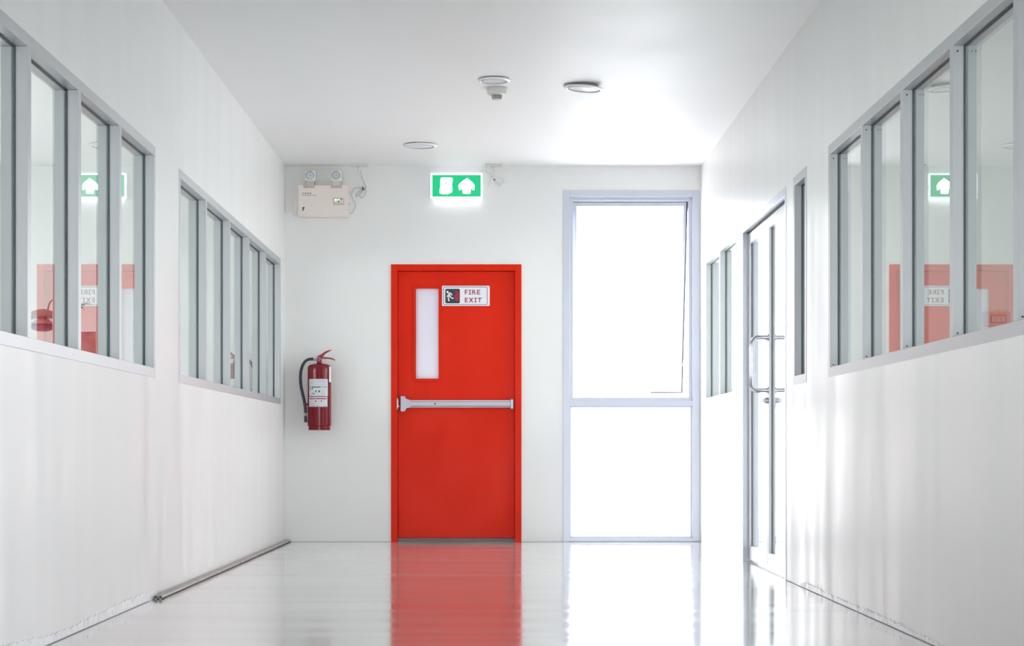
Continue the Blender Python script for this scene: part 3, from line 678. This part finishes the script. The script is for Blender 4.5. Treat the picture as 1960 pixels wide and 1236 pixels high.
for k in range(14):
    if k != 9: prism(bm, [(316 + k * 16.5, 688), (328 + k * 16.5, 688), (328 + k * 16.5, 698), (316 + k * 16.5, 698)], e3, EB - 0.0006, EB + 0.001)
obj('printed_marks', bm, M['grey_print'], case)
bm = bmn()
for k in range(3): prism(bm, [(328 - 5 * k, 873 + 20 * k), (355 - 5 * k, 873 + 20 * k), (350 - 5 * k, 889 + 20 * k), (316 - 1 * k, 889 + 20 * k)], e3, EB - 0.0006, EB + 0.001)
obj('maker_emblem', bm, M['dark'], case)
bm = bmn(); ringp(bm, rrect(810, 734, 972, 840, 10), rrect(817, 741, 965, 833, 8), e3, EB - 0.0012, EB + 0.001); 
prism(bm, rrect(816, 740, 966, 834, 8), e3, EB - 0.0006, EB + 0.001, mi=1)
for k in range(3):
    for q in range(3): prism(bm, [(828 + k * 46 + q * 13, 808), (837 + k * 46 + q * 13, 808), (837 + k * 46 + q * 13, 822), (828 + k * 46 + q * 13, 822)], e3, EB - 0.001, EB, mi=2)
pan = obj('indicator_panel', bm, [M['grey_print'], M['cream_lt'], M['grey_print']], case)
for nm, u, v, r, mm in (('amber_lamp', 845, 762, 12, 'amber'), ('green_lamp', 891, 760, 12, 'green_led'), ('fault_lamp', 936, 757, 10, 'dark'), ('test_button', 890, 788, 11, 'dark')):
    bm = bmn(); q = e3(u, v, EB); cyl(bm, (q[0], EB - 0.003, q[2]), (q[0], EB, q[2]), r / 8.24 * EB / F, seg=16); obj(nm, bm, M[mm], pan)
for v in (640, 820, 918):
    bm = bmn(); q = e3(1049, v, EB + 0.02); cyl(bm, (q[0] - 0.004, q[1], q[2]), (q[0] + 0.002, q[1], q[2]), 0.004 if v == 820 else 0.0025, seg=12)
    obj('side_screw', bm, M['dark'], case)
for u0, u1, lab in ((362, 523, 'left lamp head'), (774, 936, 'right lamp head')):
    bm = bmn(); a = e3(u0, 465, 0); c = e3(u1, 300, 0); box(bm, a[0], c[0], EB - 0.012, EB + 0.05, a[2], c[2], 0.006, seg=2)
    hd_ = obj('lamp_head', bm, M['cream_lt'], root, label=lab, smooth=True)
    q = e3((u0 + u1) / 2, 382, 0); yy = EB - 0.012
    bm = bmn(); r0 = 66 / 8.24 * EB / F
    lathe(bm, [(r0, 0.002), (r0, -0.004), (r0 * .86, -0.005), (r0 * .84, -0.001)], (q[0], yy, q[2]), 'y', 36); obj('lens_ring', bm, M['lens_blue'], hd_, smooth=True)
    bm = bmn(); lathe(bm, [(r0 * .84, 0.001), (r0 * .83, -0.0015), (r0 * .5, -0.001), (r0 * .25, -0.0011), (0.001, -0.0011)], (q[0], yy, q[2]), 'y', 36); obj('reflector', bm, M['lens_lt'], hd_, smooth=True)
    bm = bmn(); lathe(bm, [(r0 * .11, 0.0), (r0 * .09, -0.005), (0.001, -0.006)], (q[0] + 0.001, yy - 0.0004, q[2] + 0.001), 'y', 16); obj('bulb', bm, M['navy'], hd_)
    bm = bmn()
    for w_ in (-52, 44):
        p0 = e3((u0 + u1) / 2 + w_, 528, 0); p1 = e3((u0 + u1) / 2 + w_ * .8, 460, 0); box(bm, p0[0] - 0.003, p0[0] + 0.006, EB + 0.015, EB + 0.035, p0[2], p1[2])
    box(bm, e3((u0 + u1) / 2 - 46, 0, 0)[0], e3((u0 + u1) / 2 + 46, 0, 0)[0], EB + 0.018, EB + 0.032, p0[2], p1[2] , 0.002)
    obj('swivel_neck', bm, M['ivory'], hd_)
# supply cables with the ceiling sockets
def ceiling_socket(px0, px1, off, label):
    y = D - off; a, b_ = X(px0, y), X(px1, y); c = (a + b_) / 2
    root = empty('ceiling_socket', (c, y, ZC)); tag(root, label, 'socket', 'white socket plates on the ceiling edge')
    bm = bmn(); box(bm, a, b_, y - 0.045, y + 0.04, ZC - 0.011, ZC - 0.0003, 0.003); pl = obj('socket_plate', bm, M['ivory'], root)
    bm = bmn(); lathe(bm, [(0.021, ZC - 0.011), (0.021, ZC - 0.018), (0.016, ZC - 0.02)], (c, y, 0), seg=24); obj('outlet_boss', bm, M['ivory'], root, smooth=True)
    return c, y
sc1 = ceiling_socket(671.5, 704, 0.07, 'ceiling socket plate right of the twin-head emergency light')
sc2 = ceiling_socket(929.3, 961.3, 0.07, 'ceiling socket plate to the right of the green exit sign')
def cable(name, pts, off, mm, parent, r, extra=()):
    y = D - off
    bm = bmn(); tube(bm, [(X(a, y - o_), y - o_, Z(b_, y - o_)) for a, b_, o_ in pts], r, 8)
    for P in extra: tube(bm, [(X(a, y - o_), y - o_, Z(b_, y - o_)) for a, b_, o_ in P], r, 8)
    return obj(name, bm, mm, parent, smooth=True)
P1 = [(*c3(u, v), o_) for u, v, o_ in ((1238, 240, .05), (1242, 320, .05), (1255, 400, .04), (1295, 490, .03), (1318, 560, .02), (1290, 592, .012), (1200, 567, .01), (1125, 595, .006), (1094, 670, .004), (1115, 755, .004), (1152, 815, .006), (1150, 885, .01), (1110, 955, .02), (1062, 975, .03), (1035, 975, .045))]
L1 = [(*c3(u, v), o_) for u, v, o_ in ((1290, 592, .014), (1230, 620, .01), (1165, 680, .006), (1180, 708, .006), (1235, 665, .01), (1285, 600, .016), (1322, 610, .01), (1300, 690, .006), (1250, 728, .004), (1218, 700, .006))]
cb = cable('power_cable', P1, 0.004, M['cable'], root, 0.0034, [L1])
tag(cb, None)
# tie
bm = bmn(); q = Vector((X(c3(1282, 0)[0]), D - 0.02, Z(c3(0, 590)[1]))); tube(bm, [q + Vector((-0.005, -0.004, 0.012)), q + Vector((0.004, -0.006, -0.012))], 0.0045, 8, 0); tube(bm, [q + Vector((0.012, -0.004, 0.004)), q + Vector((0.022, -0.004, 0.02))], 0.0018, 6, 0)
obj('cable_tie', bm, M['dark'], cb)
bm = bmn(); lathe(bm, [(0.0115, ZC - 0.0195), (0.011, ZC - 0.035), (0.006, ZC - 0.05)], (sc1[0], sc1[1], 0), seg=16); obj('plug', bm, M['cable_w'], cb, smooth=True)

# ------------------------------------------------------------------ illuminated exit sign
c4 = lambda u, v: (740 + u / 4.12, 120 + v / 4.12)
GY = D - 0.07
def e4(u, v, w): a, b_ = c4(u, v); return (X(a, GY), w, Z(b_, GY))
root = empty('exit_sign', (*e4(552, 1072, D)[:2], e4(0, 1072, 0)[2])); tag(root, 'lit green exit sign with white arrow high above the red door', 'sign')
bm = bmn(); ringp(bm, rrect(345, 868, 757, 1072, 12), rrect(360, 885, 742, 1055, 3), e4, GY, GY + 0.03)
frm = obj('sign_frame', bm, M['sign_frame'], root)
bm = bmn(); a = e4(352, 1066, 0); c = e4(750, 874, 0); box(bm, a[0], c[0], GY + 0.012, D - 0.0004, a[2], c[2], 0.002)
obj('sign_housing', bm, M['white'], root)
bm = bmn(); a = e4(372, 1070, 0); c = e4(738, 1064, 0); box(bm, a[0], c[0], GY + 0.031, D - 0.004, a[2], c[2])
obj('light_slot', bm, M['sign_glow'], root)
bm = bmn(); a = e4(372, 876, 0); c = e4(738, 870, 0); box(bm, a[0], c[0], GY + 0.034, D - 0.014, a[2], c[2]); obj('light_slot', bm, M['sign_frame'], root)
bm = bmn(); prism(bm, [(358, 883), (744, 883), (744, 1057), (358, 1057)], e4, GY + 0.004, GY + 0.0115); face = obj('green_face', bm, M['sign_green'], root)
bm = bmn(); prism(bm, [(424, 925), (428, 908), (440, 905), (505, 905), (519, 910), (520, 935), (514, 960), (519, 1000), (514, 1022), (495, 1030), (480, 1036), (440, 1036), (420, 1030), (417, 1000), (424, 985)], e4, GY + 0.0015, GY + 0.005)
prism(bm, [(466, 944), (474, 942), (470, 955), (464, 975), (461, 968)], e4, GY + 0.001, GY + 0.002, mi=1)
obj('exit_pictogram', bm, [M['sign_white'], M['sign_green']], face)
bm = bmn(); prism(bm, [(634, 908), (680, 945), (693, 968), (692, 1000), (684, 1006), (663, 990), (662, 1026), (655, 1033), (606, 1033), (599, 1026), (598, 990), (580, 1005), (570, 998), (567, 965), (582, 945)], e4, GY + 0.0015, GY + 0.005); obj('up_arrow', bm, M['sign_white'], face)
for u, s in ((345, -1), (757, 1)):
    bm = bmn(); q = e4(u, 980, GY + 0.02); cyl(bm, q, (q[0] + s * 0.011, q[1], q[2]), 0.013, 0.007, seg=20)
    obj('side_knob', bm, M['knob'], root, smooth=True)
P2 = [(*c4(u, v), o_) for u, v, o_ in ((845, 838, .05), (842, 880, .04), (848, 922, .02), (810, 875, .01), (775, 852, .008), (745, 853, .01), (730, 868, .02))]
L2 = [(*c4(u, v), o_) for u, v, o_ in ((848, 922, .02), (880, 905, .01), (918, 915, .008), (925, 940, .008), (890, 960, .01), (850, 930, .02), (870, 955, .01), (895, 972, .008), (880, 945, .01), (850, 925, .02), (825, 900, .01), (815, 935, .008), (800, 978, .006))]
cb = cable('power_cable', P2, 0.004, M['cable_w'], root, 0.0028, [L2])
bm = bmn(); q = Vector((X(c4(850, 0)[0]), D - 0.025, Z(c4(0, 926)[1]))); tube(bm, [q + Vector((-0.006, -0.004, 0.006)), q + Vector((0.006, -0.004, -0.006))], 0.006, 8, 0); obj('cable_tie', bm, M['grey_print'], cb)
bm = bmn(); lathe(bm, [(0.0115, ZC - 0.0195), (0.011, ZC - 0.032), (0.005, ZC - 0.045)], (sc2[0], sc2[1], 0), seg=16); obj('plug', bm, M['cable_w'], cb, smooth=True)

# ------------------------------------------------------------------ ceiling fittings
def downlight(px, py, r, label, rot=None, drop=0.004, dark=False):
    y = F * (ZC - H) / (PY - py); x = X(px, y)
    root = empty('ceiling_downlight', (x, y, ZC)); tag(root, label, 'ceiling light', 'round downlights in the corridor ceiling')
    c = (x, y, ZC - drop); Rm = rot
    bm = bmn(); lathe(bm, [(r * .8, 0.0), (r * .97, 0.0), (r, -0.004), (r * .985, -0.008), (r * .86, -0.013), (r * .8, -0.010), (r * .79, -0.002)], c, seg=48, rot=Rm); rim = obj('trim_ring', bm, M['rim'], root, smooth=True)
    bm = bmn(); lathe(bm, [(r * .78, 0.0), (r * .79, -0.008), (r * .5, -0.010), (0.001, -0.011)], c, seg=40, rot=Rm); obj('frosted_cover', bm, M['frost'], root, smooth=True)
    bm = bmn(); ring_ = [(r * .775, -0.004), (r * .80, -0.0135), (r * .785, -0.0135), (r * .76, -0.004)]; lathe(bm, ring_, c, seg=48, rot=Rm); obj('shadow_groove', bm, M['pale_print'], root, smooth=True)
    if drop > 0.01:
        bm = bmn(); lathe(bm, [(r * .72, 0.0), (r * .72, -drop + 0.0)], (x, y, ZC), seg=40); obj('recess_can', bm, M['grey_print'], root, smooth=True)
    return x, y
downlight(946, 151, 0.094, 'small round downlight directly in front of the smoke detector')
t_ = Matrix.Rotation(math.radians(4.8), 3, 'Y') @ Matrix.Rotation(math.radians(1.5), 3, 'X')
downlight(1117, 163, 0.119, 'round downlight hanging loose and tilted, right of smoke detector', rot=t_, drop=0.014)
downlight(804.5, 276.5, 0.119, 'round downlight nearest the end wall, left above the exit sign')
y = F * (ZC - H) / (PY - 168.5); x = X(951, y)
root = empty('smoke_detector', (x, y, ZC)); tag(root, 'ivory smoke detector hanging from the ceiling behind the small downlight', 'smoke detector')
bm = bmn(); lathe(bm, [(0.057, ZC), (0.0605, ZC - 0.003), (0.0605, ZC - 0.018), (0.058, ZC - 0.020), (0.0585, ZC - 0.034), (0.056, ZC - 0.038)], (x, y, 0), seg=48); bs = obj('detector_base', bm, M['ivory'], root, smooth=True)
bm = bmn(); lathe(bm, [(0.056, ZC - 0.037), (0.040, ZC - 0.042), (0.034, ZC - 0.044)], (x, y, 0), seg=40); lathe(bm, [(0.026, ZC - 0.065), (0.025, ZC - 0.070), (0.02, ZC - 0.0715)], (x, y, 0), seg=40); obj('sensor_cap', bm, M['ivory'], root, smooth=True)
bm = bmn(); lathe(bm, [(0.031, ZC - 0.043), (0.0235, ZC - 0.066)], (x, y, 0), seg=32); obj('grille', bm, M['grille'], root, smooth=True)
bm = bmn()
for k in range(16):
    t = 2 * math.pi * k / 16; c_, s_ = math.cos(t), math.sin(t)
    tube(bm, [(x + 0.034 * c_, y + 0.034 * s_, ZC - 0.043), (x + 0.0262 * c_, y + 0.0262 * s_, ZC - 0.067)], 0.0013, 5, 0)
for hh, rr in ((0.0505, 0.0318), (0.058, 0.0293)): tube(bm, [(x + rr * math.cos(t), y + rr * math.sin(t), ZC - hh) for t in [2 * math.pi * i / 24 for i in range(25)]], 0.0013, 5, 0)
obj('cage_ribs', bm, M['ivory'], root, smooth=True)

# ------------------------------------------------------------------ right room: three-gang switch
wx = lambda u: X(u, PYW - 0.02); wz = lambda v: Z(v, PYW - 0.02)
root = empty('light_switch', (wx(1904), PYW, wz(624))); tag(root, 'three-rocker switch box with yellow sticker seen through right window', 'light switch')
bm = bmn(); box(bm, wx(1879), wx(1934), PYW - 0.02, PYW - 0.0004, wz(624), wz(596), 0.002)
bx_ = obj('switch_box', bm, M['switch'], root)
bm = bmn(); ringp(bm, rrect(1896, 602.3, 1925.5, 617.6, 2), rrect(1897, 603.2, 1924.8, 616.8, 1.5), lambda u, v, w: (wx(u), w, wz(v)), PYW - 0.0215, PYW - 0.019); obj('switch_bezel', bm, M['switch_dk'], bx_)
for k in range(3):
    bm = bmn(); a = 1897.6 + k * 9.1; box(bm, wx(a), wx(a + 8.4), PYW - 0.025, PYW - 0.019, wz(616.4), wz(603.6), 0.001); rk = obj('rocker', bm, M['switch'], bx_)
    bm = bmn(); box(bm, wx(a + 3), wx(a + 5.5), PYW - 0.0257, PYW - 0.0245, wz(605.8), wz(605.0)); obj('rocker_mark', bm, M['dark'], rk)
bm = bmn(); box(bm, wx(1906.2), wx(1914.2), PYW - 0.0207, PYW - 0.0195, wz(600.8), wz(597.6)); obj('sticker', bm, M['yellow'], bx_, label='yellow sticker')

# ------------------------------------------------------------------ left room: lamp, plant, chair seen through the glass
LYd = 11.6
lxp = lambda u: X(u, LYd); lzp = lambda v: Z(v, LYd)
root = empty('examination_lamp', (lxp(130), LYd, 0)); tag(root, 'round examination lamp on a bent arm, seen through the near left window', 'lamp')
bm = bmn(); cxl = lxp(82); rl = lxp(112) - cxl
lathe(bm, [(rl, lzp(607.5)), (rl * .98, lzp(604)), (rl * .8, lzp(598)), (rl * .5, lzp(594)), (rl * .15, lzp(591.5)), (0.002, lzp(591))], (cxl, LYd, 0), seg=48)
sh = obj('lamp_shade', bm, M['lamp_shell'], root, smooth=True)
bm = bmn(); lathe(bm, [(rl * 1.01, lzp(608.5)), (rl * 1.01, lzp(606.3))], (cxl, LYd, 0), seg=48)
for k in range(8):
    t = math.pi * 2 * (k + .3) / 8; cyl(bm, (cxl + rl * .97 * math.cos(t), LYd + rl * .97 * math.sin(t), lzp(609.8)), (cxl + rl * .97 * math.cos(t), LYd + rl * .97 * math.sin(t), lzp(607.5)), 0.006, seg=8)
obj('shade_band', bm, M['lamp_dark'], sh)
bm = bmn(); lathe(bm, [(0.03, lzp(634)), (rl * .6, lzp(631.5)), (rl * .9, lzp(628)), (rl, lzp(625)), (rl * .85, lzp(621)), (rl * .5, lzp(618.7)), (0.03, lzp(618.5))], (cxl, LYd, 0), seg=48); obj('lower_lens', bm, M['lamp_dark'], root, smooth=True)
bm = bmn(); lathe(bm, [(rl * .85, lzp(620)), (rl * .8, lzp(619.5)), (0.02, lzp(608)), (0.02, lzp(605))], (cxl, LYd, 0), seg=40); obj('inner_cone', bm, M['ivory'], root, smooth=True)
bm = bmn(); tube(bm, [(lxp(91), LYd, lzp(598)), (lxp(92.5), LYd, lzp(588)), (lxp(95), LYd, lzp(580)), (lxp(99), LYd, lzp(575.5)), (lxp(108), LYd, lzp(572)), (lxp(120), LYd, lzp(574)), (lxp(128), LYd, lzp(585)), (lxp(130), LYd, lzp(600))], 0.005, 10); obj('bent_arm', bm, M['lamp_shell'], root, smooth=True)
bm = bmn(); cyl(bm, (lxp(130), LYd, 0.03), (lxp(130), LYd, lzp(598)), 0.013, seg=16); obj('pole', bm, M['steel'], root, smooth=True)
bm = bmn(); lathe(bm, [(0.16, 0), (0.16, 0.015), (0.03, 0.035)], (lxp(130), LYd, 0), seg=32); obj('lamp_base', bm, M['pot'], root, smooth=True)
# potted plant
PLY = 12.95; pp = lambda u, v: (X(u, PLY), PLY, Z(v, PLY))
root = empty('potted_plant', (X(146, PLY), PLY, 0)); tag(root, 'leafy potted plant whose leaf tips show through the near left window', 'plant')
bm = bmn(); lathe(bm, [(0.1, 0), (0.14, 0.28), (0.15, 0.3), (0.135, 0.3), (0.12, 0.27)], (X(146, PLY), PLY, 0), seg=32); obj('pot', bm, M['pot'], root, smooth=True)
bm = bmn(); tube(bm, [(X(146, PLY), PLY, 0.25), (X(145, PLY), PLY, 0.9), (X(146, PLY), PLY, Z(592, PLY))], 0.012, 8); obj('stem', bm, M['leaf'], root, smooth=True)
for (u, v, w) in ((163.5, 585.5, 2.6), (161, 592.5, 2.2), (175.5, 582.3, 1.4), (120, 590, 2.5), (128, 580, 2.0), (140, 560, 2.2)):
    bm = bmn(); a = Vector(pp(146, 590)); b_ = Vector(pp(u, v)); mid = (a + b_) / 2 + Vector((0, 0.0, 0.035)); n = 10; top = []
    for i in range(n + 1):
        t = i / n; c = a * (1 - t) ** 2 + mid * 2 * t * (1 - t) + b_ * t * t; hw = w * PLY / F * (math.sin(math.pi * min(1, t * .93 + .07)) ** .7 + .02)
        top.append((bm.verts.new(c + Vector((0, -0.012, hw))), bm.verts.new(c + Vector((0, 0.012, -hw)))))
    for i in range(n): bm.faces.new((top[i][0], top[i + 1][0], top[i + 1][1], top[i][1]))
    g = bmesh.ops.extrude_face_region(bm, geom=list(bm.faces)); bmesh.ops.translate(bm, verts=[q_ for q_ in g['geom'] if isinstance(q_, bmesh.types.BMVert)], vec=(0, 0.0015, 0))
    obj('leaf', bm, M['leaf'], root)
# chair
CY = 12.0; xc0, xc1 = X(128, CY), X(218, CY); xm = (xc0 + xc1) / 2
root = empty('padded_chair', (xm, CY, 0)); tag(root, 'dark padded high-backed chair, its back faintly seen through near left window', 'chair')
bm = bmn(); box(bm, xc0, xc1, CY, CY + 0.07, 0.55, Z(634, CY), 0.03, seg=4); obj('backrest', bm, M['chair'], root, smooth=True)
bm = bmn(); box(bm, xc0, xc1, CY + 0.07, CY + 0.5, 0.42, 0.5, 0.03, seg=3); obj('seat', bm, M['chair'], root, smooth=True)
for a in (xc0 + 0.03, xc1 - 0.03):
    for b_ in (CY + 0.05, CY + 0.45):
        bm = bmn(); cyl(bm, (a, b_, 0), (a, b_, 0.56 if b_ < CY + 0.1 else 0.44), 0.012, seg=12); obj('leg', bm, M['steel'], root, smooth=True)
